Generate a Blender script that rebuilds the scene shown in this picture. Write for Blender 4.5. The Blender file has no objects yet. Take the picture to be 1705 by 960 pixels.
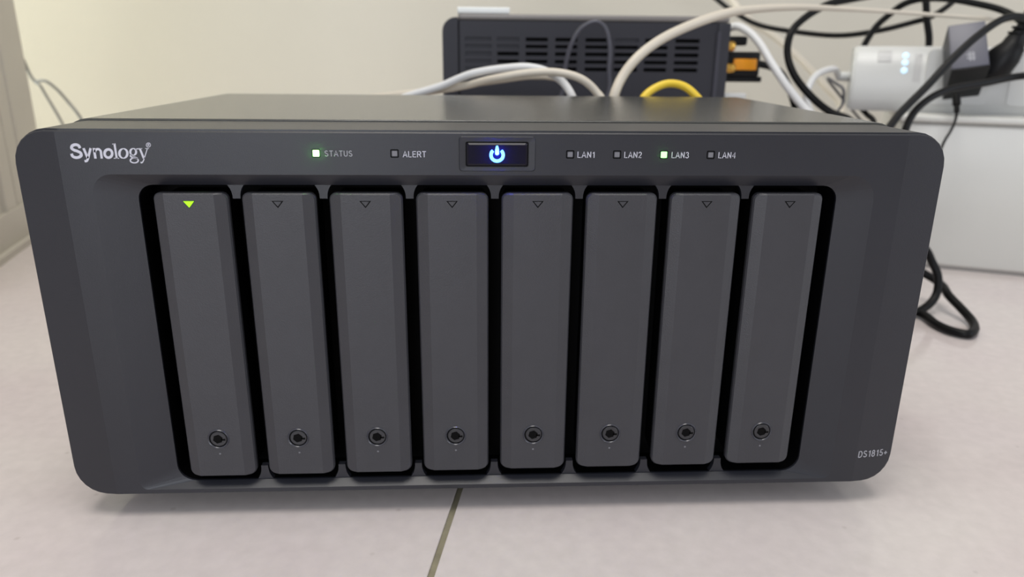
import bpy, bmesh, math, random
from mathutils import Vector, Matrix, Euler
random.seed(7)
S = bpy.context.scene
COL = S.collection
# ------------------------------------------------------------------ camera
W, H, FPX = 1705, 960, 1238.0
CAM = Vector((-0.006, -0.27, 0.1845)); YAW, PITCH, ROLL = 0.0488, 0.3095, 0.0099
fw = Vector((math.sin(YAW)*math.cos(PITCH), math.cos(YAW)*math.cos(PITCH), -math.sin(PITCH)))
r0 = fw.cross(Vector((0, 0, 1))).normalized(); u0 = r0.cross(fw)
rt = math.cos(ROLL)*r0 + math.sin(ROLL)*u0; up = -math.sin(ROLL)*r0 + math.cos(ROLL)*u0
cd = bpy.data.cameras.new('camera'); cam = bpy.data.objects.new('camera', cd); COL.objects.link(cam)
M = Matrix((rt, up, -fw)).transposed().to_4x4(); M.translation = CAM; cam.matrix_world = M
cd.sensor_width = 36; cd.lens = FPX/W*36; cd.clip_start = 0.01
cd.dof.use_dof = True; cd.dof.focus_distance = 0.285; cd.dof.aperture_fstop = 10.5
S.camera = cam
# ------------------------------------------------------------------ world, lights, exposure
wd = bpy.data.worlds.new('room_light'); S.world = wd; wd.use_nodes = True
bg = wd.node_tree.nodes['Background']; bg.inputs[0].default_value = (0.93, 0.95, 1.0, 1); bg.inputs[1].default_value = 0.45
def area(name, loc, target, sx, sy, power, col):
    l = bpy.data.lights.new(name, 'AREA'); l.shape = 'RECTANGLE'; l.size = sx; l.size_y = sy
    l.energy = power; l.color = col
    o = bpy.data.objects.new(name, l); COL.objects.link(o); o.location = loc
    o.rotation_euler = (Vector(target)-Vector(loc)).to_track_quat('-Z', 'Y').to_euler(); return o
area('ceiling_lamp', (-0.1, -0.3, 2.3), (0, 0.1, 0), 1.1, 1.1, 30, (1, 0.96, 0.90))
area('window_daylight', (-1.25, 0.66, 0.75), (-0.3, 0.80, 0.3), 0.22, 1.3, 19, (0.93, 1, 0.93))
area('right_fill', (1.9, -0.75, 0.7), (0.1, 0.0, 0.1), .5, 1.2, 8, (0.85, 0.92, 1.0))  # unseen source, placed to lighten the right-facing facets
area('front_left_fill', (-0.72, -2.4, 0.78), (-0.05, 0, 0.1), 1.15, 1.45, 22, (0.88, 0.93, 1.0))  # unseen source, added to brighten the upper left of the storage front
S.view_settings.view_transform = 'Standard'; S.view_settings.look = 'None'
S.view_settings.exposure = 0.0; S.view_settings.gamma = 1; S.view_settings.use_curve_mapping = False

# ------------------------------------------------------------------ materials
def srgb(r, g, b):
    f = lambda c: (c/255)/12.92 if c/255 <= .04045 else ((c/255+.055)/1.055)**2.4
    return (f(r), f(g), f(b), 1)
def mat(name, col, rough=.5, metal=0, bump=0, scale=400, var=0, emit=None, estr=0, spec=.5, trans=0, vscale=8, coat=0):
    m = bpy.data.materials.new(name); m.use_nodes = True; nt = m.node_tree; b = nt.nodes['Principled BSDF']
    b.inputs['Base Color'].default_value = col; b.inputs['Roughness'].default_value = rough
    b.inputs['Metallic'].default_value = metal; b.inputs['Specular IOR Level'].default_value = spec
    b.inputs['Transmission Weight'].default_value = trans; b.inputs['Coat Weight'].default_value = coat
    tc = nt.nodes.new('ShaderNodeTexCoord')
    if var:
        n = nt.nodes.new('ShaderNodeTexNoise'); n.inputs['Scale'].default_value = vscale; n.inputs['Detail'].default_value = 6
        nt.links.new(tc.outputs['Object'], n.inputs['Vector'])
        r = nt.nodes.new('ShaderNodeValToRGB'); e = r.color_ramp.elements
        e[0].position = .3; e[1].position = .7
        e[0].color = tuple(c*(1-var) for c in col[:3])+(1,); e[1].color = tuple(min(1, c*(1+var)) for c in col[:3])+(1,)
        nt.links.new(n.outputs['Fac'], r.inputs['Fac']); nt.links.new(r.outputs['Color'], b.inputs['Base Color'])
    if bump:
        n = nt.nodes.new('ShaderNodeTexNoise'); n.inputs['Scale'].default_value = scale; n.inputs['Detail'].default_value = 3
        nt.links.new(tc.outputs['Object'], n.inputs['Vector'])
        bp = nt.nodes.new('ShaderNodeBump'); bp.inputs['Strength'].default_value = bump; bp.inputs['Distance'].default_value = .0003
        nt.links.new(n.outputs['Fac'], bp.inputs['Height']); nt.links.new(bp.outputs['Normal'], b.inputs['Normal'])
    if emit:
        b.inputs['Emission Color'].default_value = emit; b.inputs['Emission Strength'].default_value = estr
    return m
M_bezel = mat('charcoal_plastic', srgb(38, 39, 46), .36, bump=.12, scale=2500, var=.05, vscale=30)
M_tray = mat('tray_plastic', srgb(57, 57, 62), .4, bump=.35, scale=2600, var=.06, vscale=60)
M_case = mat('black_case_metal', srgb(72, 72, 69), .2, bump=.12, scale=1800)
M_black = mat('black_cavity', srgb(5, 5, 6), .6, spec=.1)
M_gloss = mat('gloss_black', srgb(15, 13, 30), .1, spec=.2)
M_print = mat('silver_print', srgb(208, 208, 220), .45)
M_printdim = mat('grey_print', srgb(168, 168, 176), .5)
M_ledoff = mat('led_off', srgb(120, 120, 126), .4)
M_green = mat('led_green', srgb(120, 255, 110), .4, emit=(.55, 1, .42, 1), estr=3.2)
M_green2 = mat('led_pale_green', srgb(120, 255, 110), .4, emit=(.45, 1, .42, 1), estr=1.4)
M_lime = mat('led_lime', srgb(150, 230, 20), .4, emit=(.33, .95, .0, 1), estr=.95)
M_blue = mat('led_blue', srgb(120, 220, 255), .4, emit=(.22, .8, 1, 1), estr=1.25)
M_white_led = mat('led_white', srgb(220, 240, 255), .4, emit=(.42, .74, 1, 1), estr=.85)
M_lock = mat('lock_plastic', srgb(48, 48, 52), .3)
M_lockhi = mat('lock_collar', srgb(70, 70, 77), .2)
M_rubber = mat('black_rubber', srgb(20, 20, 20), .7)
M_wall = mat('cream_wall_paint', srgb(205, 200, 188), .7, bump=.3, scale=500, var=.02, vscale=5)
M_trim = mat('painted_trim', srgb(190, 184, 172), .45, var=.02)
M_box = mat('white_gloss_panel', srgb(208, 207, 202), .25)
M_strip = mat('white_plastic', srgb(208, 208, 206), .35)
M_stripg = mat('pale_grey_plastic', srgb(196, 195, 194), .4)
M_back = mat('dark_blue_black_plastic', srgb(38, 38, 47), .55)
M_backlip = mat('grey_sheet_metal', srgb(60, 60, 70), .42)
M_cabw = mat('white_cable', srgb(222, 222, 222), .4)
M_cabb = mat('beige_cable', srgb(212, 203, 188), .4)
M_caby = mat('yellow_cable', srgb(240, 205, 60), .4)
M_cabk = mat('black_cable', srgb(14, 14, 15), .42, spec=.18)
M_cabg = mat('grey_cable', srgb(78, 78, 88), .35)
M_cabk2 = mat('charcoal_cable', srgb(18, 18, 20), .42, spec=.22)
M_cabl = mat('thin_grey_cable', srgb(105, 103, 100), .5)
M_adk = mat('adapter_grey', srgb(96, 96, 107), .4)
M_adlo = mat('adapter_black', srgb(20, 20, 22), .45, spec=.25)
M_gold = mat('gold_metal', srgb(228, 180, 90), .25, metal=1)
M_amber = mat('amber_plastic', srgb(232, 150, 20), .3)
M_grout = mat('olive_grout', srgb(140, 134, 112), .8, var=.12, vscale=200)
M_paper = mat('white_paper', srgb(240, 243, 242), .6)

def tile_material():
    m = bpy.data.materials.new('polished_tile'); m.use_nodes = True; nt = m.node_tree; b = nt.nodes['Principled BSDF']
    L = nt.links.new
    ge = nt.nodes.new('ShaderNodeNewGeometry')
    n1 = nt.nodes.new('ShaderNodeTexNoise'); n1.inputs['Scale'].default_value = 9; n1.inputs['Detail'].default_value = 5; L(ge.outputs['Position'], n1.inputs['Vector'])
    r1 = nt.nodes.new('ShaderNodeValToRGB'); r1.color_ramp.elements[0].position = .3; r1.color_ramp.elements[1].position = .7
    r1.color_ramp.elements[0].color = srgb(207, 196, 195); r1.color_ramp.elements[1].color = srgb(214, 206, 202)
    L(n1.outputs['Fac'], r1.inputs['Fac'])
    n2 = nt.nodes.new('ShaderNodeTexNoise'); n2.inputs['Scale'].default_value = 150; n2.inputs['Detail'].default_value = 4; L(ge.outputs['Position'], n2.inputs['Vector'])
    r2 = nt.nodes.new('ShaderNodeValToRGB'); r2.color_ramp.elements[0].position = .3; r2.color_ramp.elements[1].position = .72
    r2.color_ramp.elements[0].color = (.95, .95, .95, 1); r2.color_ramp.elements[1].color = (1.03, 1.03, 1.03, 1)
    L(n2.outputs['Fac'], r2.inputs['Fac'])
    mx = nt.nodes.new('ShaderNodeMix'); mx.data_type = 'RGBA'; mx.blend_type = 'MULTIPLY'; mx.inputs[0].default_value = 1
    L(r1.outputs['Color'], mx.inputs[6]); L(r2.outputs['Color'], mx.inputs[7])
    # sparse small chips
    v = nt.nodes.new('ShaderNodeTexVoronoi'); v.inputs['Scale'].default_value = 45; L(ge.outputs['Position'], v.inputs['Vector'])
    r3 = nt.nodes.new('ShaderNodeValToRGB'); r3.color_ramp.elements[0].position = .03; r3.color_ramp.elements[1].position = .07
    r3.color_ramp.elements[0].color = (.86, .85, .84, 1); r3.color_ramp.elements[1].color = (1, 1, 1, 1)
    L(v.outputs['Distance'], r3.inputs['Fac'])
    mx2 = nt.nodes.new('ShaderNodeMix'); mx2.data_type = 'RGBA'; mx2.blend_type = 'MULTIPLY'; mx2.inputs[0].default_value = 1
    L(mx.outputs[2], mx2.inputs[6]); L(r3.outputs['Color'], mx2.inputs[7])
    L(mx2.outputs[2], b.inputs['Base Color'])
    b.inputs['Roughness'].default_value = .12; b.inputs['IOR'].default_value = 1.42
    bp = nt.nodes.new('ShaderNodeBump'); bp.inputs['Strength'].default_value = .03; bp.inputs['Distance'].default_value = .0002
    L(n2.outputs['Fac'], bp.inputs['Height']); L(bp.outputs['Normal'], b.inputs['Normal'])
    return m
M_tile = tile_material()

# ------------------------------------------------------------------ helpers
def obj(name, bm, m, parent=None, smooth=False, label=None, kind=None):
    me = bpy.data.meshes.new(name); bmesh.ops.recalc_face_normals(bm, faces=bm.faces); bm.to_mesh(me); bm.free()
    me.materials.append(m)
    if smooth:
        for p in me.polygons: p.use_smooth = True
        me.set_sharp_from_angle(angle=math.radians(35))
    o = bpy.data.objects.new(name, me); COL.objects.link(o)
    if parent:
        o.parent = parent; o.matrix_parent_inverse = Matrix.Identity(4)
    if label: o['label'] = label
    if kind: o['kind'] = kind
    return o
def tag(o, label, cat, group=None):
    o['label'] = label; o['category'] = cat
    if group: o['group'] = group
    return o
def thing(name, loc, label, cat, rz=0, group=None):
    o = bpy.data.objects.new(name, None); o.empty_display_size = .02; COL.objects.link(o); o.location = loc; o.rotation_euler = (0, 0, rz)
    return tag(o, label, cat, group)
def rrect(x0, x1, z0, z1, r, k=5):
    """rounded rectangle, counter-clockwise in (x,z), 4*(k+1) points; r scalar or 4 (bl, br, tr, tl)"""
    rr = [r]*4 if not isinstance(r, (list, tuple)) else r
    out = []
    for (cx, cz, a0, q) in ((x0, z0, 180, 0), (x1, z0, 270, 1), (x1, z1, 0, 2), (x0, z1, 90, 3)):
        R = rr[q]; sx = 1 if q in (0, 3) else -1; sz = 1 if q in (0, 1) else -1
        for i in range(k+1):
            a = math.radians(a0+90*i/k); out.append((cx+sx*R+R*math.cos(a), cz+sz*R+R*math.sin(a)))
    return out
def loft(bm, rings, cap0=False, cap1=False, closed=True):
    vs = [[bm.verts.new(p) for p in r] for r in rings]; n = len(vs[0])
    for a, b in zip(vs, vs[1:]):
        for i in range(n if closed else n-1):
            j = (i+1) % n; bm.faces.new((a[i], a[j], b[j], b[i]))
    if cap0: bm.faces.new(vs[0])
    if cap1: bm.faces.new(vs[-1])
    return vs
def yring(pts, y): return [(x, y, z) for x, z in pts]
def prism_y(bm, pts, y0, y1):
    loft(bm, [yring(pts, y0), yring(pts, y1)], True, True)
def box(bm, x0, x1, y0, y1, z0, z1, bev=0):
    vs = [bm.verts.new(p) for p in ((x0,y0,z0),(x1,y0,z0),(x1,y1,z0),(x0,y1,z0),(x0,y0,z1),(x1,y0,z1),(x1,y1,z1),(x0,y1,z1))]
    fs = [bm.faces.new([vs[i] for i in q]) for q in ((0,1,2,3),(4,5,6,7),(0,1,5,4),(1,2,6,5),(2,3,7,6),(3,0,4,7))]
    if bev:
        es = list({e for f in fs for e in f.edges})
        bmesh.ops.bevel(bm, geom=es, offset=bev, segments=3, affect='EDGES', profile=.5)
def mkbox(name, dims, m, parent=None, bev=0, **k):
    bm = bmesh.new(); box(bm, *dims, bev=bev); return obj(name, bm, m, parent, smooth=bev > 0, **k)
def circ(cx, cz, r, n=24, ph=0): return [(cx+r*math.cos(ph+2*math.pi*i/n), cz+r*math.sin(ph+2*math.pi*i/n)) for i in range(n)]
def lathe_y(bm, cx, cz, prof, n=28, cap=True):
    loft(bm, [yring(circ(cx, cz, r, n), y) for r, y in prof], cap0=False, cap1=cap)
def catmull(P, sub=10):
    P = [Vector(p) for p in P]; Q = [2*P[0]-P[1]]+P+[2*P[-1]-P[-2]]; out = []
    for i in range(1, len(Q)-2):
        p0, p1, p2, p3 = Q[i-1:i+3]
        d = lambda a, b: max((a-b).length, 1e-6)**.5
        t0 = 0; t1 = t0+d(p1, p0); t2 = t1+d(p2, p1); t3 = t2+d(p3, p2)
        for s in range(sub):
            t = t1+(t2-t1)*s/sub
            A1 = (t1-t)/(t1-t0)*p0+(t-t0)/(t1-t0)*p1; A2 = (t2-t)/(t2-t1)*p1+(t-t1)/(t2-t1)*p2; A3 = (t3-t)/(t3-t2)*p2+(t-t2)/(t3-t2)*p3
            B1 = (t2-t)/(t2-t0)*A1+(t-t0)/(t2-t0)*A2; B2 = (t3-t)/(t3-t1)*A2+(t-t1)/(t3-t1)*A3
            out.append((t2-t)/(t2-t1)*B1+(t-t1)/(t2-t1)*B2)
    out.append(P[-1]); return out
def tube_bm(bm, pts, r, n=12, spline=True):
    P = catmull(pts) if spline else [Vector(p) for p in pts]
    N = len(P); T = [(P[min(i+1, N-1)]-P[max(i-1, 0)]).normalized() for i in range(N)]
    a = Vector((0, 0, 1)) if abs(T[0].z) < .9 else Vector((1, 0, 0)); u = (a-T[0]*a.dot(T[0])).normalized(); rings = []
    for i in range(N):
        u = (u-T[i]*u.dot(T[i])).normalized(); v = T[i].cross(u)
        rad = r(i/(N-1)) if callable(r) else r
        rings.append([P[i]+rad*(math.cos(2*math.pi*k/n)*u+math.sin(2*math.pi*k/n)*v) for k in range(n)])
    loft(bm, rings, True, True)
def at(u, v, Y):
    """world point on the photograph's sight line (u, v) at depth y = Y"""
    d = (u-W/2)/FPX*rt-(v-H/2)/FPX*up+fw
    return CAM+d*((Y-CAM.y)/d.y)
def atz(u, v, z):
    d = (u-W/2)/FPX*rt-(v-H/2)/FPX*up+fw
    return CAM+d*((z-CAM.z)/d.z)
def path(pts): return [at(*p[1:]) if p[0] == 'p' else atz(*p[1:]) if p[0] == 'z' else Vector(p) for p in pts]
def cable(name, pts, r, m, label, parent=None, cat='cable', group=None):
    bm = bmesh.new(); tube_bm(bm, path(pts), r); o = obj(name, bm, m, parent, True)
    if not parent: tag(o, label, cat, group)
    elif label: o['label'] = label
    return o
def strip2d(bm, pts, hw, y0, y1):
    """flat stroke in the xz plane with per-point half width, small thickness"""
    P = [Vector((p[0], p[1])) for p in pts]; n = len(P); L = []; Rr = []
    for i in range(n):
        t = (P[min(i+1, n-1)]-P[max(i-1, 0)]).normalized(); nn = Vector((-t.y, t.x)); h = hw[i] if isinstance(hw, list) else hw
        L.append(P[i]+nn*h); Rr.append(P[i]-nn*h)
    rings = [[(l.x, y0, l.y), (r_.x, y0, r_.y), (r_.x, y1, r_.y), (l.x, y1, l.y)] for l, r_ in zip(L, Rr)]
    loft(bm, rings, True, True)

# ------------------------------------------------------------------ setting
TR = math.radians(-9.5)
floor = mkbox('floor', (-3, 3, -3, 3, -.03, -.0012), M_grout, kind='structure')
tb = bmesh.new(); TS, G = .6, .0026
box(tb, G/2, TS-G/2, G/2, TS-G/2, -.012, 0)
top_e = [e for e in tb.edges if all(abs(v.co.z) < 1e-6 for v in e.verts)]
bmesh.ops.bevel(tb, geom=top_e, offset=.0003, segments=1, affect='EDGES')
t0 = None
for i in range(-3, 3):
    for j in range(-3, 3):
        if t0 is None: o = t0 = obj('tile', tb, M_tile, floor)
        else: o = t0.copy(); COL.objects.link(o); o.parent = floor
        u, v = -.0168+TS*i, -.1+TS*j
        o.location = (u*math.cos(TR)-v*math.sin(TR), u*math.sin(TR)+v*math.cos(TR), 0); o.rotation_euler = (0, 0, TR)
WY = .80
bm = bmesh.new(); box(bm, -2.6, 2.6, WY, WY+.1, -.01, 2.4); obj('wall_back', bm, M_wall, kind='structure')
mkbox('baseboard_back', (-2.6, 2.6, WY-.012, WY-.0002, 0, .06), M_trim, bev=.002, kind='structure')
# wall end with a door casing at the left: profile swept upward along the depth direction
A, B = Vector((-.4395, .404)), Vector((-.4745, .560)); dv = (B-A).normalized(); nv = Vector((dv.y, -dv.x))  # nv points to +x (room)
def casing(bm, prof, z0, z1):
    pts = [B-dv*s+nv*h for s, h in prof]
    loft(bm, [[(p.x, p.y, z0) for p in pts], [(p.x, p.y, z1) for p in pts]], True, True)
bm = bmesh.new()
casing(bm, [(0, -.5), (0, -.002), (.001, 0), (.062, 0), (.064, -.003), (.067, -.003), (.069, 0), (.094, .0), (.096, -.004), (.1, -.004), (.103, .002), (.128, .002), (.131, -.004), (.135, -.004), (.137, 0), (.34, 0), (.34, -.5)], 0, 2.4)
obj('wall_left', bm, M_trim, kind='structure')
bm = bmesh.new(); casing(bm, [(-.0005, -.005), (-.0005, .003), (.0005, .004), (.342, .004), (.342, -.005)], .006, .036); obj('baseboard_left', bm, M_trim, kind='structure')
bm = bmesh.new(); casing(bm, [(-.001, -.005), (-.001, .009), (0, .01), (.344, .01), (.344, -.005)], 0, .006); obj('trim_1', bm, M_trim, kind='structure')

# ------------------------------------------------------------------ main storage unit
nas = thing('storage_server', (0, 0, 0), 'large charcoal eight-bay network storage box standing on the tiled floor in front', 'storage server')
HW, Z0, Z1, BD = .170, .0102, .157, .034
SL = .13
def face_y(x): return max(0, abs(x)-.153)*SL
k = 6
OUT = rrect(-HW, HW, Z0, Z1, .0125, k); OUT2 = rrect(-HW+.0009, HW-.0009, Z0+.0009, Z1-.0009, .0116, k)
OUTG = rrect(-HW+.0016, HW-.0016, Z0+.0016, Z1-.0016, .0109, k); OUTP = rrect(-HW+.0005, HW-.0005, Z0+.0005, Z1-.0005, .012, k)
REC = rrect(-.143, .143, .0128, .1413, [.003, .003, .009, .007], k); OPN = rrect(-.1288, .1302, .0149, .1371, [.007, .007, .0055, .0055], k)
bm = bmesh.new()
vs = loft(bm, [yring(rrect(-HW+.002, HW-.002, Z0+.002, Z1-.002, .011, k), BD), yring(OUT, BD), yring(OUT, .0026), yring(OUTG, .0024), yring(OUTG, .0016), yring(OUTP, .0014), yring(OUTP, .0005), yring(OUT2, 0), yring(REC, 0), yring(OPN, .0032), yring(OPN, .0042)])
for x in (-.153, .153):
    bmesh.ops.bisect_plane(bm, geom=bm.verts[:]+bm.edges[:]+bm.faces[:], plane_co=(x, 0, 0), plane_no=(1, 0, 0))
for v in bm.verts:
    if v.co.y < .0031: v.co.y += face_y(v.co.x)
lb = bmesh.new(); loft(lb, [yring(OPN, .00421), yring(OPN, .0205)]); obj('opening_liner', lb, M_black, nas)
fb = obj('front_bezel', bm, M_bezel, nas)
for p in fb.data.polygons: p.use_smooth = True
fb.data.set_sharp_from_angle(angle=math.radians(4))
bm = bmesh.new(); box(bm, -.14, .14, .0195, .024, .0125, .145); obj('bay_interior', bm, M_black, nas)
# metal cover behind the bezel
bm = bmesh.new(); C1 = rrect(-.1695, .1695, .0112, .1577, .0112, k); C0 = rrect(-.166, .166, .0132, .154, .0095, k)
C2 = rrect(-.1683, .1683, .0124, .1565, .01, k); C3 = rrect(-.1690, .1690, .0117, .1573, .0108, k)
loft(bm, [yring(C0, .0300), yring(C0, .0352), yring(C3, .0352), yring(C1, .0357), yring(C1, .2085), yring(C2, .21)], True, True)
obj('case_cover', bm, M_case, nas, True)
for sx in (-1, 1):
    for y in (.03, .185):
        bm = bmesh.new(); loft(bm, [[(sx*.135+x, y+z, zz) for x, z in circ(0, 0, r, 24)] for r, zz in ((.010, 0), (.0115, .001), (.0115, .0125))], True, True)
        obj('rubber_foot', bm, M_rubber, nas, True)
# bay divider tabs, top and bottom
XC = [-.1096+.0315*i for i in range(8)]
for i in range(7):
    xm = (XC[i]+XC[i+1])/2
    for topq in (True, False):
        zb, ze = (.1375, .1320) if topq else (.0146, .0210)
        n_ = 6; L_ = []; R_ = []
        for q in range(n_+1):
            t = q/n_; w = .0014+.0020*(1-t)**2.6; z = zb+(ze-zb)*t
            L_.append((xm-w, z)); R_.append((xm+w, z))
        pts = L_+R_[::-1]
        bm = bmesh.new(); loft(bm, [yring(pts, .0036), yring(pts, .0062)], True, True); obj('divider_tab', bm, M_bezel, nas)
# drive trays
def make_tray(xc, lit):
    TZ0, TZ1, tw = .0188+.0020*(xc+.11)/.22, .1346, .0133
    bm = bmesh.new(); base = rrect(-tw, tw, TZ0, TZ1, .0026, 5); inn = rrect(-tw+.0005, tw-.0005, TZ0+.0005, TZ1-.0005, .0021, 5)
    loft(bm, [yring(base, .0036), yring(base, .0006), yring(inn, .0)], False, True)
    for x in (-.0089, .0089):
        bmesh.ops.bisect_plane(bm, geom=bm.verts[:]+bm.edges[:]+bm.faces[:], plane_co=(x, 0, 0), plane_no=(1, 0, 0))
    for v in bm.verts:
        if v.co.y < .002: v.co.y += max(0, abs(v.co.x)-.0089)*.42-.0006
    t = obj('drive_tray', bm, M_tray, nas); t.location = (xc, 0, 0)
    for p in t.data.polygons: p.use_smooth = True
    t.data.set_sharp_from_angle(angle=math.radians(6))
    cb = bmesh.new(); prism_y(cb, rrect(-tw+.0012, tw-.0012, TZ0+.0012, TZ1-.0012, .002, 4), .0034, .0190); obj('caddy_body', cb, M_black, t)
    if lit: t['label'] = 'leftmost drive tray with a lit green arrow'
    F = -.0006
    # arrow mark
    tri = [(-.0021, .1319), (.0021, .1319), (0, .1293)]
    def sc(s, dz=0): return [(x*s, .1311+(z-.1311)*s+dz) for x, z in tri]
    bm = bmesh.new()
    loft(bm, [yring(sc(1.0), F+.0002), yring(sc(1.0), F-.00006), yring(sc(.72), F-.00006), yring(sc(.66), F+.0002)]); a = obj('arrow_outline', bm, M_black, t)
    bm = bmesh.new(); loft(bm, [yring(sc(.74 if not lit else .9), F+.0002), yring(sc(.66 if not lit else .9), F-.00012 if not lit else F-.0002)], True, True)
    obj('status_arrow', bm, M_lime if lit else M_tray, t, label='glowing green arrow' if lit else None)
    zc = .0358
    bm = bmesh.new(); lathe_y(bm, 0, zc, [(.0044, F+.0003), (.0043, F-.0001), (.0040, F-.0005), (.0036, F-.0001), (.0035, F+.0002)], cap=False); obj('lock_collar', bm, M_lockhi, t, True)
    bm = bmesh.new(); lathe_y(bm, 0, zc, [(.0038, F+.0004), (.0038, F-.00004)]); obj('lock_gap', bm, M_black, t)
    bm = bmesh.new(); lathe_y(bm, .0001, zc+.0001, [(.0032, F+.0004), (.0032, F-.0001), (.0030, F-.00025)]); obj('lock_disc', bm, M_lock, t, True)
    bm = bmesh.new(); hx = circ(-.0001, zc+.0001, .0020, 6, .3); prism_y(bm, hx, F+.0002, F-.0003)
    prism_y(bm, [(.0012, zc-.0006), (.0028, zc-.0006), (.0028, zc+.0002), (.0012, zc+.0002)], F+.0002, F-.0003); obj('key_hole', bm, M_black, t)
    bm = bmesh.new(); lathe_y(bm, 0, zc-.0066, [(.0004, F+.0001), (.00035, F-.0001)]); obj('unlock_dot', bm, M_ledoff, t)
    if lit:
        bm = bmesh.new(); box(bm, -.0035, .0045, .0085, .0095, .1368, .1374); obj('led_reflection', bm, mat('led_reflection_green', srgb(30, 90, 5), .3, emit=(.12, .5, 0, 1), estr=.25), t)  # glowing green sliver added as the lit arrow's reflection inside the opening
    return t
for i, xc in enumerate(XC): make_tray(xc, i == 0)
# bay side walls deep in the opening
# indicator lights
def led(x, z, m, lab, on=False):
    rim = rrect(x-.00150, x+.00150, z-.00150, z+.00150, .0004, 2); ri = rrect(x-.00115, x+.00115, z-.00115, z+.00115, .0003, 2)
    bm = bmesh.new(); loft(bm, [yring(rim, .0001), yring(rim, -.00006), yring(ri, -.00006), yring(ri, .0003)], True, True); r = obj('indicator_light', bm, M_black, nas, label=lab)
    w = .00115 if on else .00088
    bm = bmesh.new(); prism_y(bm, rrect(x-w, x+w, z-w, z+w, .00025, 2), 0, -.00012); obj('lens', bm, m, r)
    if on:
        l = bpy.data.lights.new('led_light', 'POINT'); l.energy = on; l.color = (.15, 1, .1); l.shadow_soft_size = .0004
        lo = bpy.data.objects.new('led_light', l); COL.objects.link(lo); lo.location = (x, -.0016, z); lo.parent = nas
def arcp(cx, cy, rx, ry, a0, a1, n=8): return [(cx+rx*math.cos(math.radians(a0+(a1-a0)*i/n)), cy+ry*math.sin(math.radians(a0+(a1-a0)*i/n))) for i in range(n+1)]
GL = {  # width, strokes in a cell of cap height 1
 'S': (.62, [arcp(.31, .74, .23, .21, 30, 200)[:]+[(.15, .60)]+[(.31, .52), (.48, .43)]+arcp(.31, .27, .25, .22, 20, -160)]),
 'T': (.60, [[(0, .95), (.60, .95)], [(.30, .95), (.30, 0)]]),
 'A': (.66, [[(0, 0), (.33, 1), (.66, 0)], [(.13, .33), (.53, .33)]]),
 'U': (.62, [[(.05, 1), (.05, .35)]+arcp(.31, .30, .26, .25, 180, 360)+[(.57, .35), (.57, 1)]]),
 'L': (.50, [[(.05, 1), (.05, .05), (.52, .05)]]),
 'E': (.55, [[(.55, .95), (.05, .95), (.05, .05), (.57, .05)], [(.05, .52), (.50, .52)]]),
 'R': (.64, [[(.05, 0), (.05, .95), (.36, .95)]+arcp(.38, .72, .20, .23, 80, -90)+[(.05, .49)], [(.34, .47), (.62, 0)]]),
 'N': (.62, [[(.05, 0), (.05, 1)], [(.05, .98), (.57, .02)], [(.57, 0), (.57, 1)]]),
 'D': (.64, [[(.05, .05), (.05, .95), (.30, .95)]+arcp(.30, .50, .30, .45, 85, -85)+[(.05, .05)]]),
 '1': (.42, [[(.08, .74), (.20, .82), (.30, .97), (.30, 0)]]),
 '2': (.54, [arcp(.27, .72, .22, .23, 170, -20)+[(.40, .48), (.06, .06), (.52, .06)]]),
 '3': (.54, [arcp(.26, .73, .20, .22, 160, -90)+arcp(.26, .27, .24, .24, 90, -165)]),
 '4': (.56, [[(.42, 0), (.42, .97), (.03, .30), (.56, .30)]]),
 '5': (.54, [[(.48, .95), (.15, .95), (.09, .50)]+arcp(.27, .31, .23, .26, 125, -160)]),
 '8': (.54, [arcp(.27, .74, .18, .21, 0, 360, 14), arcp(.27, .27, .23, .24, 0, 360, 14)]),
 '+': (.56, [[(.02, .42), (.54, .42)], [(.28, .17), (.28, .68)]])}
def lettering(body, x, z, w, cap, m=M_printdim, y=-.00001, rz=0, bold=0, label=None):
    bm = bmesh.new(); tot = sum(GL[c][0] for c in body)+.2*(len(body)-1); sx = w/tot; cx = 0; hw = cap*(.062+bold)
    for c in body:
        for st in GL[c][1]: strip2d(bm, [((cx+a)*sx, b*cap) for a, b in st], hw, 0, -.00005)
        cx += GL[c][0]+.2
    o = obj('lettering', bm, m, nas, label=label); o.location = (x, y, z); o.rotation_euler = (0, 0, rz); return o
    o = obj('lettering', text_bm(body, w, cap, bold), m, nas, label=label); o.location = (x, y, z); o.rotation_euler = (0, 0, rz); return o
led(-.0632, .1490, M_green, 'bright green status light', on=.0012)
led(-.0354, .1490, M_ledoff, 'grey unlit alert light')
lettering('STATUS', -.0602, .1479, .0098, .00205, label='printed word STATUS'); lettering('ALERT', -.0324, .1477, .0082, .00215, M_print, label='printed word ALERT')
for i, (x, tx) in enumerate(((.0278, .0305), (.0449, .0476), (.0621, .0650), (.0794, .0823))):
    led(x, .1489, M_green2 if i == 2 else M_ledoff, 'light beside LAN%d' % (i+1) + (', glowing green' if i == 2 else ', unlit'), on=.0003 if i == 2 else False)
    lettering('LAN%d' % (i+1), tx, .1477, .0063, .0022, M_print, label='printed word LAN%d' % (i+1))
lettering('DS1815+', .1541, .0223, .0134, .0031, y=face_y(.1543)-.00003, rz=math.atan(SL), label='printed characters DS1815+')
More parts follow.
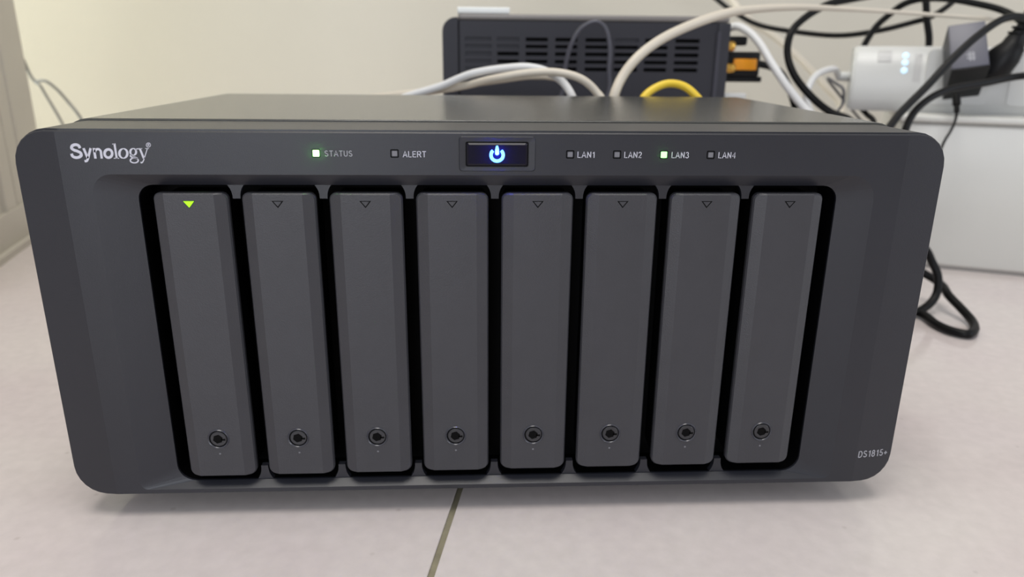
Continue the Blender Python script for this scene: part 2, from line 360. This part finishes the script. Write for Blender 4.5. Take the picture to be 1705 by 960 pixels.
# power button in its shallow pocket
bx0, bx1, bz0, bz1 = -.0096, .0122, .1449, .1529
P0 = rrect(-.0124, .0152, .1427, .1552, .0012, 4); P1 = rrect(bx0-.0006, bx1+.0006, bz0-.0006, bz1+.0006, .0007, 4)
bm = bmesh.new(); loft(bm, [yring(P0, -.00004), yring([(x*.985+.0014*.015, .149+(z-.149)*.965) for x, z in P0], -.00035), yring(P1, -.0002), yring(P1, .0006)], False, True); obj('button_surround', bm, M_bezel, nas)
bm = bmesh.new(); prism_y(bm, rrect(bx0-.0004, bx1+.0004, bz0-.0004, bz1+.0004, .0006, 4), 0, -.00022); obj('button_gap', bm, M_black, nas)
B0 = rrect(bx0, bx1, bz0, bz1, .0005, 4); B1 = rrect(bx0+.0006, bx1-.0006, bz0+.0006, bz1-.0006, .0003, 4)
bm = bmesh.new(); loft(bm, [yring(B0, 0), yring(B0, -.0004), yring(B1, -.0009)], False, True); pb = obj('power_button', bm, M_gloss, nas)
ic, izc = .0013, .1487
bm = bmesh.new(); th = [math.radians(132+276*i/28) for i in range(29)]
strip2d(bm, [(ic+.0022*math.cos(t), izc+.00215*math.sin(t)) for t in th], .00058, -.0008, -.00096)
strip2d(bm, [(ic, izc+.0033), (ic, izc+.0028), (ic, izc+.0016), (ic, izc+.0004), (ic, izc+.0000)], [.0003, .0005, .0007, .0007, .0003], -.0008, -.00097)
obj('power_symbol', bm, M_blue, pb, label='glowing blue power symbol')
for dx, dz, e in ((0, .0005, .0014),):
    l = bpy.data.lights.new('power_glow', 'POINT'); l.energy = e*6; l.color = (.02, .04, 1); l.shadow_soft_size = .0006
    lo = bpy.data.objects.new('power_glow', l); COL.objects.link(lo); lo.location = (ic+dx, -.0024, izc+dz); lo.parent = nas
# maker's wordmark, each letter drawn as strokes in its own small units
def wm(cx, cy): return (-.1484+((cx-.155*(cy-280))-222)*.0000229, .1525-(cy-155)*.0000237)
def stroke(bm, pts, hw, smooth=True):
    if smooth and len(pts) > 2:
        n = len(pts); P = catmull([(a, b, 0) for a, b in pts], 6); hs = [hw[min(int(i/6), n-1)]*(1-(i % 6)/6)+hw[min(int(i/6)+1, n-1)]*((i % 6)/6) for i in range(len(P))] if isinstance(hw, list) else hw
        pts = [(p.x, p.y) for p in P]
    else: hs = hw
    hs = [h*.0000232 for h in hs] if isinstance(hs, list) else hs*.0000232
    strip2d(bm, [wm(*p) for p in pts], hs, 0, -.00006)
def ell(cx, cy, rx, ry, n=28): return [(cx+rx*math.cos(2*math.pi*i/n), cy+ry*math.sin(2*math.pi*i/n)) for i in range(n+1)]
letters = []
bm = bmesh.new(); stroke(bm, [(366, 240), (345, 203), (298, 189), (252, 205), (240, 240), (275, 267), (330, 286), (375, 312), (383, 345), (352, 370), (305, 378), (258, 362), (236, 322)], 21); letters.append(bm)
bm = bmesh.new(); stroke(bm, [(418, 240), (482, 388)], 18, False); stroke(bm, [(524, 240), (500, 330), (478, 405), (462, 428), (432, 432)], 17); letters.append(bm)
bm = bmesh.new(); stroke(bm, [(573, 238), (596, 392)], 18, False); stroke(bm, [(586, 300), (600, 265), (640, 252), (672, 278), (682, 330), (690, 392)], 17); letters.append(bm)
bm = bmesh.new(); stroke(bm, ell(790, 317, 57, 61), 19, False); letters.append(bm)
bm = bmesh.new(); stroke(bm, [(880, 168), (916, 390)], 15, False); stroke(bm, [(848, 179), (885, 172)], 6, False); stroke(bm, [(872, 387), (952, 387)], 5, False); letters.append(bm)
e = ell(1015, 315, 60, 70); bm = bmesh.new(); stroke(bm, e, [6+12*abs(math.cos(2*math.pi*i/28)) for i in range(29)], False); letters.append(bm)
bm = bmesh.new(); e = ell(1163, 292, 44, 50); stroke(bm, e, [6+9*abs(math.cos(2*math.pi*i/28)) for i in range(29)], False)
stroke(bm, [(1196, 262), (1222, 246), (1243, 250)], 7); stroke(bm, [(1136, 330), (1122, 352), (1145, 370), (1195, 374), (1232, 390)], 11)
e = ell(1180, 418, 60, 36); stroke(bm, e, [8+2*abs(math.cos(2*math.pi*i/28)) for i in range(29)], False); letters.append(bm)
bm = bmesh.new(); stroke(bm, [(1262, 243), (1326, 392)], 15, False); stroke(bm, [(1374, 243), (1345, 340), (1318, 420), (1300, 448), (1276, 450)], [6, 6, 7, 9, 13])
stroke(bm, [(1238, 242), (1298, 242)], 4, False); stroke(bm, [(1342, 242), (1398, 242)], 4, False); letters.append(bm)
bm = bmesh.new(); stroke(bm, ell(1390, 190, 32, 32), 4, False); stroke(bm, [(1380, 208), (1380, 172)], 3.5, False); stroke(bm, [(1380, 173), (1398, 175), (1400, 188), (1381, 191)], 3.5); stroke(bm, [(1388, 191), (1402, 208)], 3.5, False); letters.append(bm)
for b_ in letters: obj('logo_letter', b_, M_print, nas)

# ------------------------------------------------------------------ second storage unit behind, its side towards the camera
BY, BX0, BX1, BZ = .36, -.033, .2005, .2105
rn = thing('storage_server', (.084, BY+.1, 0), 'black storage box behind, its slotted side panel towards the viewer', 'storage server')
def R_(name, bm, m, **k):
    for v in bm.verts: v.co -= Vector((.084, BY+.1, 0))
    return obj(name, bm, m, rn, **k)
def xring(pts, x): return [(x, y, z) for y, z in pts]
bm = bmesh.new(); o_ = rrect(BX0, BX0+.0125, .008, BZ-.001, [.002, .001, .001, .011], 5)
loft(bm, [yring(o_, BY-.0015), yring(o_, BY+.2)], True, True); R_('front_bezel', bm, M_back, smooth=True)
bm = bmesh.new(); box(bm, BX0+.0135, BX1-.0105, BY+.004, BY+.198, .010, BZ-.003); R_('case_body', bm, M_black)
bm = bmesh.new(); box(bm, BX0+.0125, BX1-.001, BY, BY+.2, BZ-.0032, BZ+.0018, bev=.002); R_('top_panel', bm, mat('satin_grey_lid', srgb(128, 124, 122), .35), smooth=True)
bm = bmesh.new(); box(bm, BX1-.0105, BX1, BY-.0008, BY+.2, .008, BZ-.0033, bev=.001); R_('rear_frame', bm, M_back, smooth=True)
bm = bmesh.new(); box(bm, BX1-.0108, BX1-.0078, BY-.0014, BY-.0006, .01, BZ-.01); R_('frame_edge', bm, M_backlip)
# perforated side panel
cols = [(775, 818), (828, 864), (875, 912), (924, 961), (974, 1012), (1023, 1062), (1073, 1111), (1123, 1163)]
cx_ = []
for a, b in cols: cx_ += [at(a, 90, BY).x, at(b, 90, BY).x]
zr = []
for (a, b) in ((63, 69.5), (75, 81), (87, 93.5), (100, 106), (112, 118.5)): zr += [at(950, b, BY).z, at(950, a, BY).z]
zr = sorted(zr)
xs = [BX0+.0135]+cx_+[BX1-.0108]; zs = [.010]+zr+[BZ-.0034]
def fill_(i, j):  # column i, slot row j counted from the bottom
    return (i == 0) or (i == 1 and j >= 3) or (i == 5 and j == 4)
bm = bmesh.new(); yf, yb = BY, BY+.0022
g = {}
def gv(a, b, y):
    if (a, b, y) not in g: g[(a, b, y)] = bm.verts.new((xs[a], y, zs[b]))
    return g[(a, b, y)]
hole = lambda a, b: a % 2 == 1 and b % 2 == 1 and 0 < a < len(xs)-2 and 0 < b < len(zs)-2
for a in range(len(xs)-1):
    for b in range(len(zs)-1):
        if hole(a, b):
            for (p, q) in (((a, b), (a+1, b)), ((a+1, b), (a+1, b+1)), ((a+1, b+1), (a, b+1)), ((a, b+1), (a, b))):
                bm.faces.new((gv(*p, yf), gv(*q, yf), gv(*q, yb), gv(*p, yb)))
        else:
            bm.faces.new((gv(a, b, yf), gv(a+1, b, yf), gv(a+1, b+1, yf), gv(a, b+1, yf)))
R_('vented_side_panel', bm, M_back)
for i in range(8):
    for j in range(5):
        if fill_(i, j):
            bm = bmesh.new(); box(bm, xs[1+2*i]+.0001, xs[2+2*i]-.0001, BY+.0012, BY+.0035, zs[1+2*j]+.0001, zs[2+2*j]-.0001); R_('slot_blank', bm, M_back)
for x in (BX0+.03, BX1-.03):
    for y in (BY+.03, BY+.17):
        bm = bmesh.new(); loft(bm, [[(x+a, y+b, zz) for a, b in circ(0, 0, .009, 16)] for zz in (0, .0125)], True, True); R_('rubber_foot', bm, M_rubber)
# folded white card on its lid
c0 = at(762, 25, BY+.01); c1 = at(848, 25, BY+.01)
cd_ = mkbox('white_box', (c0.x, c1.x, BY+.001, BY+.075, BZ+.0019, BZ+.0066), M_paper, bev=.0008)
tag(cd_, 'slim white box lying on the lid of the rear black storage box', 'box')
# plugs on its rear face (facing +x)
pl = thing('video_plug', (BX1, .43, .17), 'black plug with gold screws and amber label at the rear black storage box', 'plug')
def PL(name, bm, m, **k):
    for v in bm.verts: v.co -= Vector((BX1, .43, .17))
    return obj(name, bm, m, pl, **k)
q0 = at(1208, 60, .40); q1 = at(1270, 132, .40); L0 = BX1+.0006
bm = bmesh.new(); box(bm, L0, at(1268, 100, .40).x, .402, .43, at(1240, 128, .40).z, at(1240, 86, .40).z, bev=.002); PL('plug_body', bm, M_adlo, smooth=True)
bm = bmesh.new(); box(bm, at(1222, 100, .40).x, at(1261, 100, .40).x, .3995, .4025, at(1240, 117, .40).z, at(1240, 98, .40).z, bev=.001); PL('amber_label', bm, M_amber, smooth=True)
bm = bmesh.new(); box(bm, L0, at(1248, 70, .40).x, .404, .425, at(1240, 76, .40).z, at(1240, 60, .40).z, bev=.002); PL('upper_body', bm, M_adlo, smooth=True)
bm = bmesh.new(); box(bm, L0+.001, L0+.006, .406, .424, at(1240, 88, .40).z, at(1240, 74, .40).z); PL('bridge', bm, M_adlo)
bm = bmesh.new(); box(bm, L0, at(1271, 133, .40).x, .404, .424, at(1240, 137, .40).z, at(1240, 127.5, .40).z, bev=.0012); PL('lower_body', bm, M_adlo, smooth=True)
for v_ in (77, 113):
    a = at(1213, v_, .3985); bm = bmesh.new(); rs = []
    for xx, r in ((-.004, .0034), (-.0035, .0042), (.0030, .0042), (.0042, .0034)): rs.append([(a.x+xx+.001, a.y+r*math.cos(t*math.pi/8), a.z+r*math.sin(t*math.pi/8)) for t in range(16)])
    loft(bm, rs, True, True); PL('thumb_screw', bm, M_gold, smooth=True)
cable('plug_cable', [('p', 1262, 106, .415), ('p', 1285, 112, .42), ('p', 1305, 128, .43), (.30, .44, .12), (.31, .45, .03)], .0032, M_cabk, None, parent=None)
o = bpy.data.objects['plug_cable']; o.parent = pl; o.matrix_parent_inverse = Matrix.Translation(-Vector((BX1, .43, .17)))
for kk in ('label', 'category'):
    if kk in o: del o[kk]
bm = bmesh.new(); a = at(1222, 164, .38)
box(bm, BX1+.0006, at(1240, 164, .38).x, .376, .388, a.z-.005, a.z+.0048, bev=.0015)
wp = obj('network_plug', bm, M_strip, None, True); tag(wp, 'small white plug low at the rear edge of the back storage box', 'plug')

# ------------------------------------------------------------------ white cabinet at the right with the power strip on it
OX, OY, YW = .409, .357, math.radians(-23.5)
e1 = Vector((math.cos(YW), math.sin(YW), 0)); e2 = Vector((-math.sin(YW), math.cos(YW), 0))
BH = .135
wb = thing('white_cabinet', (OX, OY, 0), 'low glossy white cabinet on the floor at the right', 'cabinet', rz=YW)
mkbox('body', (-.048, .42, .0015, .17, .003, BH-.007), M_box, wb, bev=.003)
mkbox('top_panel', (-.050, .422, -.0005, .172, BH-.0065, BH), M_box, wb, bev=.0022)
mkbox('plinth', (-.046, .418, .004, .168, 0, .004), mat('grey_plinth', srgb(150, 146, 142), .5), wb)
# power strip
SO = Vector((OX, OY, 0))+e1*(-.092)+e2*.030+Vector((0, 0, BH))
ps = thing('power_strip', SO, 'chunky white power strip with glowing dots lying on the white cabinet', 'power strip', rz=YW)
prof = [(y_, z_*1.09) for y_, z_ in [(.004, 0), (.0015, .003), (0, .01), (.0005, .022), (.004, .036), (.010, .046), (.016, .050), (.022, .052), (.055, .052), (.060, .048), (.062, .03), (.06, .003), (.057, 0)]]
bm = bmesh.new()
def pr(s, f): cy, cz = .031, .028; return [(s, cy+(y-cy)*f, cz+(z-cz)*f) for y, z in prof]
loft(bm, [pr(.0, .93), pr(.0015, .98), pr(.004, 1), pr(.33, 1), pr(.333, .95)], True, True); obj('strip_body', bm, M_strip, ps, True)
def PS(name, bm, m, smooth=False, **k): return obj(name, bm, m, ps, smooth, **k)
def on_strip(s, z):   # front surface depth at local height z
    for (ya, za), (yb_, zb_) in zip(prof[:8], prof[1:8]):
        if za <= z <= zb_: return ya+(yb_-ya)*(z-za)/(zb_-za)
    return 0
for s_, z_ in ((.0425, .0485), (.0425, .0423), (.0425, .0358), (.129, .0247)):
    y = on_strip(s_, z_); bm = bmesh.new(); lathe_y(bm, s_, z_, [(.0026, y+.001), (.0026, y-.0006), (.0018, y-.0012)], 16); PS('glow_dot', bm, M_white_led)
def patch(name, s0, s1, z0, z1, m, proud):
    bm = bmesh.new(); n_ = 8; rows = []
    for q in range(n_+1):
        z = z0+(z1-z0)*q/n_; y = on_strip(0, z); e = proud if 0 < q < n_ else -.0004
        rows.append([(s0, y+.0006, z), (s0+.0006, y-e, z), (s1-.0006, y-e, z), (s1, y+.0006, z), (s1, y+.002, z), (s0, y+.002, z)])
    loft(bm, rows, True, True); return PS(name, bm, m, True)
patch('rocker_switch', .0195, .0315, .0420, .0535, M_stripg, .0008)
patch('side_recess', .0495, .0565, .024, .0535, M_stripg, .0003)
for s0 in (.060, .125, .19, .255):
    bm = bmesh.new(); prism_y(bm, rrect(s0, s0+.05, .008, .054, .004, 3), .008, -.0007); PS('outlet_plate', bm, M_strip, True)
bm = bmesh.new(); tube_bm(bm, [(-.012, .03, .029), (-.006, .03, .029), (.001, .03, .029)], lambda t: .0038+.0012*t); PS('strain_relief', bm, M_strip, True)
# adapter: a block with a sloping lit face, turned on its plug
ad = thing('power_adapter', Vector((OX, OY, 0))+e1*(-.005)+e2*(-.014)+Vector((0, 0, .175)), 'dark grey cube power adapter plugged into the white power strip', 'adapter', rz=YW)
rot = Matrix.Rotation(math.radians(-9), 3, 'Y') @ Matrix.Rotation(math.radians(-30), 3, 'X')
def AD(name, dims, m, bev=.001, **k):
    bm = bmesh.new(); box(bm, *dims, bev=bev)
    for v in bm.verts: v.co = rot @ v.co
    return obj(name, bm, m, ad, True, **k)
AD('front_cover', (-.0145, .0125, 0, .004, .0005, .041), M_adk)
AD('housing', (-.0145, .0125, .0036, .054, 0, .041), M_adlo if False else mat('adapter_dark', srgb(52, 52, 56), .45))  # darker grey than the lit front, partly shading put into the colour
bm = bmesh.new()
for (a, b, c, d) in ((-.003, .008, .003, .0092), (-.003, .011, .003, .0122), (-.0012, .006, .0, .014), (.0012, .006, .0024, .014)): box(bm, a, c, -.0003, .0005, b, d)
for v in bm.verts: v.co = rot @ v.co
obj('emblem', bm, M_printdim, ad)
AD('shaded_base', (-.0148, .0128, -.0003, .0545, -.0012, .0004), M_adlo, bev=.0004)  # black slab added to darken the underside, part shading, part glossy black
# second plug: thick black mains plug at the frame's right edge
kp = thing('mains_plug', at(1672, 95, .36), 'black mains plug beside the grey adapter at the right edge', 'plug', rz=YW)
def KP(name, pts, r, m, n=14):
    bm = bmesh.new(); tube_bm(bm, [Vector(p) for p in pts], r, n); return obj(name, bm, m, kp, True)
bm = bmesh.new(); loft(bm, [[(x*f+dx, y*f-.0, z) for x, y in circ(0, 0, 1, 16)] for f, z, dx in ((.007, -.018, -.006), (.0115, -.014, -.005), (.0135, -.004, -.002), (.0125, .006, .001), (.008, .012, .004), (.0065, .018, .006))], True, True)
obj('plug_body', bm, M_adlo, kp, True)
KP('strain_relief', [(.005, 0, .014), (.0095, 0, .024), (.012, -.002, .036)], lambda t: .0062-.0018*t, M_cabk)
bm = bmesh.new()
for q in range(3): 
    z = .0185+q*.0042; loft(bm, [[(x+.006+q*.0017, y, z+zz) for x, y in circ(0, 0, .0072-.0004*q, 14)] for zz in (0, .0018)], True, True)
obj('grip_rings', bm, M_adlo, kp, True)

# ------------------------------------------------------------------ cables
p = lambda u, v, Y: ('p', u, v, Y)
f = lambda u, v, z: ('z', u, v, z)
cable('network_cable', [(-.19, .29, .004), (-.13, .29, .05), (-.1, .285, .105), p(640, 180, .28), p(674, 162, .275), p(735, 143, .27), p(785, 123, .265), p(846, 113, .26), p(883, 112, .257), p(915, 121, .256), p(940, 140, .255), p(955, 166, .25), p(962, 200, .245), (.015, .235, .06), (.015, .216, .04)], .0027, M_cabw, 'white network cable arching highest of the pair over the front storage box')
cable('network_cable', [(-.21, .31, .004), (-.15, .305, .06), p(600, 172, .295), p(642, 160, .29), p(700, 154, .282), p(772, 143, .27), p(822, 131, .25), p(883, 121, .244), p(932, 121, .242), p(969, 132, .24), p(992, 152, .24), p(1003, 172, .238), (.031, .23, .06), (.031, .216, .04)], .0026, M_cabb, 'cream network cable of the pair, lower left and reaching further right')
cable('network_cable', [(-.23, .34, .004), (-.15, .335, .08), p(620, 170, .33), p(650, 159, .33), p(700, 152, .33), p(760, 144, .325), p(830, 134, .31), p(890, 127, .30), p(930, 132, .295), p(950, 152, .29), p(957, 180, .285), (.03, .28, .08), (.03, .25, .02)], .0022, M_cabb, 'thin cream network cable low behind the arching pair')
cable('network_cable', [(.045, .216, .05), (.045, .235, .08), p(1018, 185, .24), p(1023, 158, .24), p(1036, 128, .245), p(1060, 97, .25), p(1097, 68, .26), p(1150, 42, .275), p(1210, 22, .29), p(1262, 15, .31), p(1330, 12, .34), p(1405, 15, .37), p(1490, 20, .39), p(1570, 26, .40), p(1661, 33, .41), p(1740, 45, .42), (.56, .45, .14)], lambda t: .0033 if t < .5 else .0033-.0016*min(1, (t-.5)*4), M_cabb, 'beige network cable sweeping up right in a wide arch')
cable('network_cable', [(.07, .216, .05), (.068, .228, .09), p(1062, 185, .235), p(1072, 162, .237), p(1090, 147, .24), p(1113, 139, .242), p(1137, 143, .242), p(1156, 157, .24), p(1172, 185, .238), (.11, .23, .09), (.115, .216, .06)], .0026, M_caby, 'short yellow network cable looping behind the front storage box')
cable('thin_cable', [(.03, .34, .02), (.025, .335, .09), p(938, 150, .335), p(941, 113, .333), p(952, 72, .33), p(969, 46, .328), p(992, 36, .326), p(1007, 46, .326), p(1015, 75, .326), p(1014, 115, .327), p(1011, 160, .328), (.055, .325, .09), (.05, .30, .02)], .0017, M_cabg, 'thin dark grey cable looping in front of the vented panel')
cable('network_cable', [(BX1, .44, .185), p(1222, 44, .41), p(1243, 51, .40), p(1262, 69, .39), p(1285, 106, .375), p(1312, 146, .36), p(1342, 183, .35), p(1372, 215, .34), (.31, .31, .06), (.33, .29, .004)], .0033, M_cabw, 'thick white cable running down right from behind the black storage box')
cable('power_cable', [(-.02, .72, .60), (.08, .68, .36), p(1150, -40, .62), p(1190, -4, .60), p(1222, 20, .58), p(1262, 41, .56), p(1325, 53, .53), p(1400, 59, .50), p(1468, 50, .48), p(1520, 37, .47), p(1550, 28, .468), p(1590, 0, .47), p(1625, -45, .48), (.50, .56, .42), (.52, .66, .62)], .0026, M_cabk, 'black power cable sagging across the wall from upper left')
cable('power_cable', [(.44, .62, .62), (.42, .52, .36), p(1520, -30, .47), p(1470, -12, .45), p(1415, -1, .43), p(1380, 7, .42), p(1341, 29, .41), p(1317, 55, .40), p(1311, 88, .395), p(1322, 124, .385), p(1352, 162, .375), p(1382, 186, .37), p(1420, 205, .36), (.33, .34, .07), (.30, .33, .006)], .0032, M_cabk, 'black power cable bowed in a large C at the wall')
cable('power_cable', [p(1436, 82, .46), p(1443, 68, .458), p(1459, 44, .455), p(1480, 25, .45), p(1503, 8, .44), p(1530, -1, .43), p(1575, -2, .42), p(1625, 6, .41), p(1668, 17, .40), p(1700, 36, .38), p(1712, 62, .37), p(1694, 78, .358)], .0029, M_cabk, 'black power cable rising behind the strip and over to the mains plug')
cable('power_cable', [(.40, .60, .70), (.405, .50, .42), p(1534, -40, .46), p(1541, -5, .455), p(1543, 30, .452), p(1546, 78, .452), (.412, .455, .14)], .0032, M_cabk, 'black power cable hanging straight down behind the strip')
cable('power_cable', [(.60, .255, .004), (.565, .27, .09), p(1800, 85, .33), p(1730, 42, .335), p(1700, 28, .325), p(1672, 31, .32), p(1630, 58, .315), p(1586, 98, .308), p(1543, 144, .30), p(1500, 187, .29), p(1470, 222, .28), (.19, .25, .06), (.17, .216, .045)], .0029, M_cabk2, 'glossy black power cable crossing diagonally before the grey adapter')
cable('power_cable', [(.57, .262, .0045), (.545, .272, .06), p(1810, 122, .29), p(1705, 126, .32), p(1640, 138, .315), p(1580, 149, .31), p(1546, 165, .305), p(1522, 187, .30), p(1508, 215, .295), p(1500, 260, .29), (.235, .27, .03), (.22, .25, .004)], .0028, M_cabk2, 'black power cable entering at right under the grey adapter')
cable('power_cable', [(.155, .216, .05), (.19, .24, .06), p(1530, 405, .25), p(1552, 436, .25), p(1562, 462, .245), p(1558, 492, .24), p(1540, 512, .235), p(1515, 520, .23), (.25, .24, .006)], .0030, M_cabk, 'black power cable curl at the right side of the front storage box')
cable('power_cable', [(.20, .33, .05), (.27, .31, .055), (.305, .285, .040), f(1563, 470, .018), f(1580, 492, .014), f(1603, 516, .008), f(1619, 535, .0045), f(1622, 549, .0035), f(1610, 556, .0035), f(1586, 551, .0035), f(1560, 540, .0035), f(1538, 524, .0038), f(1515, 515, .0035), f(1490, 520, .0035)], .0031, M_cabk, 'black power cable lying in a loop on the floor tile')
cable('adapter_cable', [p(1592, 158, .352), p(1593, 178, .347), p(1592, 195, .343), p(1584, 216, .338), p(1573, 234, .334), p(1560, 262, .33), (.335, .325, .03), (.32, .32, .004)], lambda t: .0032 if t < .12 else (.0022 if t < .22 else .0011), M_cabk, 'thin black cord hanging from the underside of the grey adapter')
cable('thin_cable', [(.42, .52, .10), p(1378, 131, .47), p(1392, 139, .45), p(1404, 149, .44), p(1403, 171, .44), p(1394, 188, .43), (.30, .42, .05), (.29, .42, .003)], .0013, M_cabg, 'thin dark cord curling below the white strip lead')
cable('power_cable', [p(1431, 172, .44), p(1434, 180, .43), p(1443, 190, .42), p(1455, 204, .41), (.335, .40, .06), (.33, .39, .006)], .0024, M_cabk, 'short black cable end below the power strip')
_s = SO+e1*(-.010)+e2*.03+Vector((0, 0, .029))
cable('strip_lead', [tuple(_s), p(1389, 115, .44), p(1362, 123, .43), p(1347, 143, .42), p(1343, 166, .415), p(1352, 190, .41), p(1370, 220, .40), (.31, .385, .03), (.33, .37, .005)], .0030, M_cabw, 'white mains lead curving out of the power strip left end')
cable('thin_cable', [(-.50, .60, .17), p(58, 136, .59), p(66, 142, .585), p(78, 161, .58), p(97, 193, .57), p(115, 225, .56), (-.38, .52, .02), (-.36, .50, .002)], .0014, M_cabl, 'thin grey cord at the left casing, the straighter one')
cable('thin_cable', [(-.51, .62, .17), p(56, 133, .61), p(76, 135, .60), p(95, 149, .595), p(113, 169, .59), p(132, 193, .58), p(150, 225, .57), (-.36, .55, .02), (-.34, .53, .002)], .0016, M_cabl, 'thin grey cord at the left casing, the bowed one')
cable('network_cable', [(.02, .73, .55), (.10, .72, .36), p(1205, -12, .70), p(1245, 32, .68), p(1290, 62, .67), p(1335, 102, .66), p(1372, 142, .65), p(1402, 185, .64), (.33, .6, .03), (.34, .58, .004)], .0042, M_cabb, 'pale beige cable slanting down behind the black ones by the wall')
bpy.context.view_layer.update()
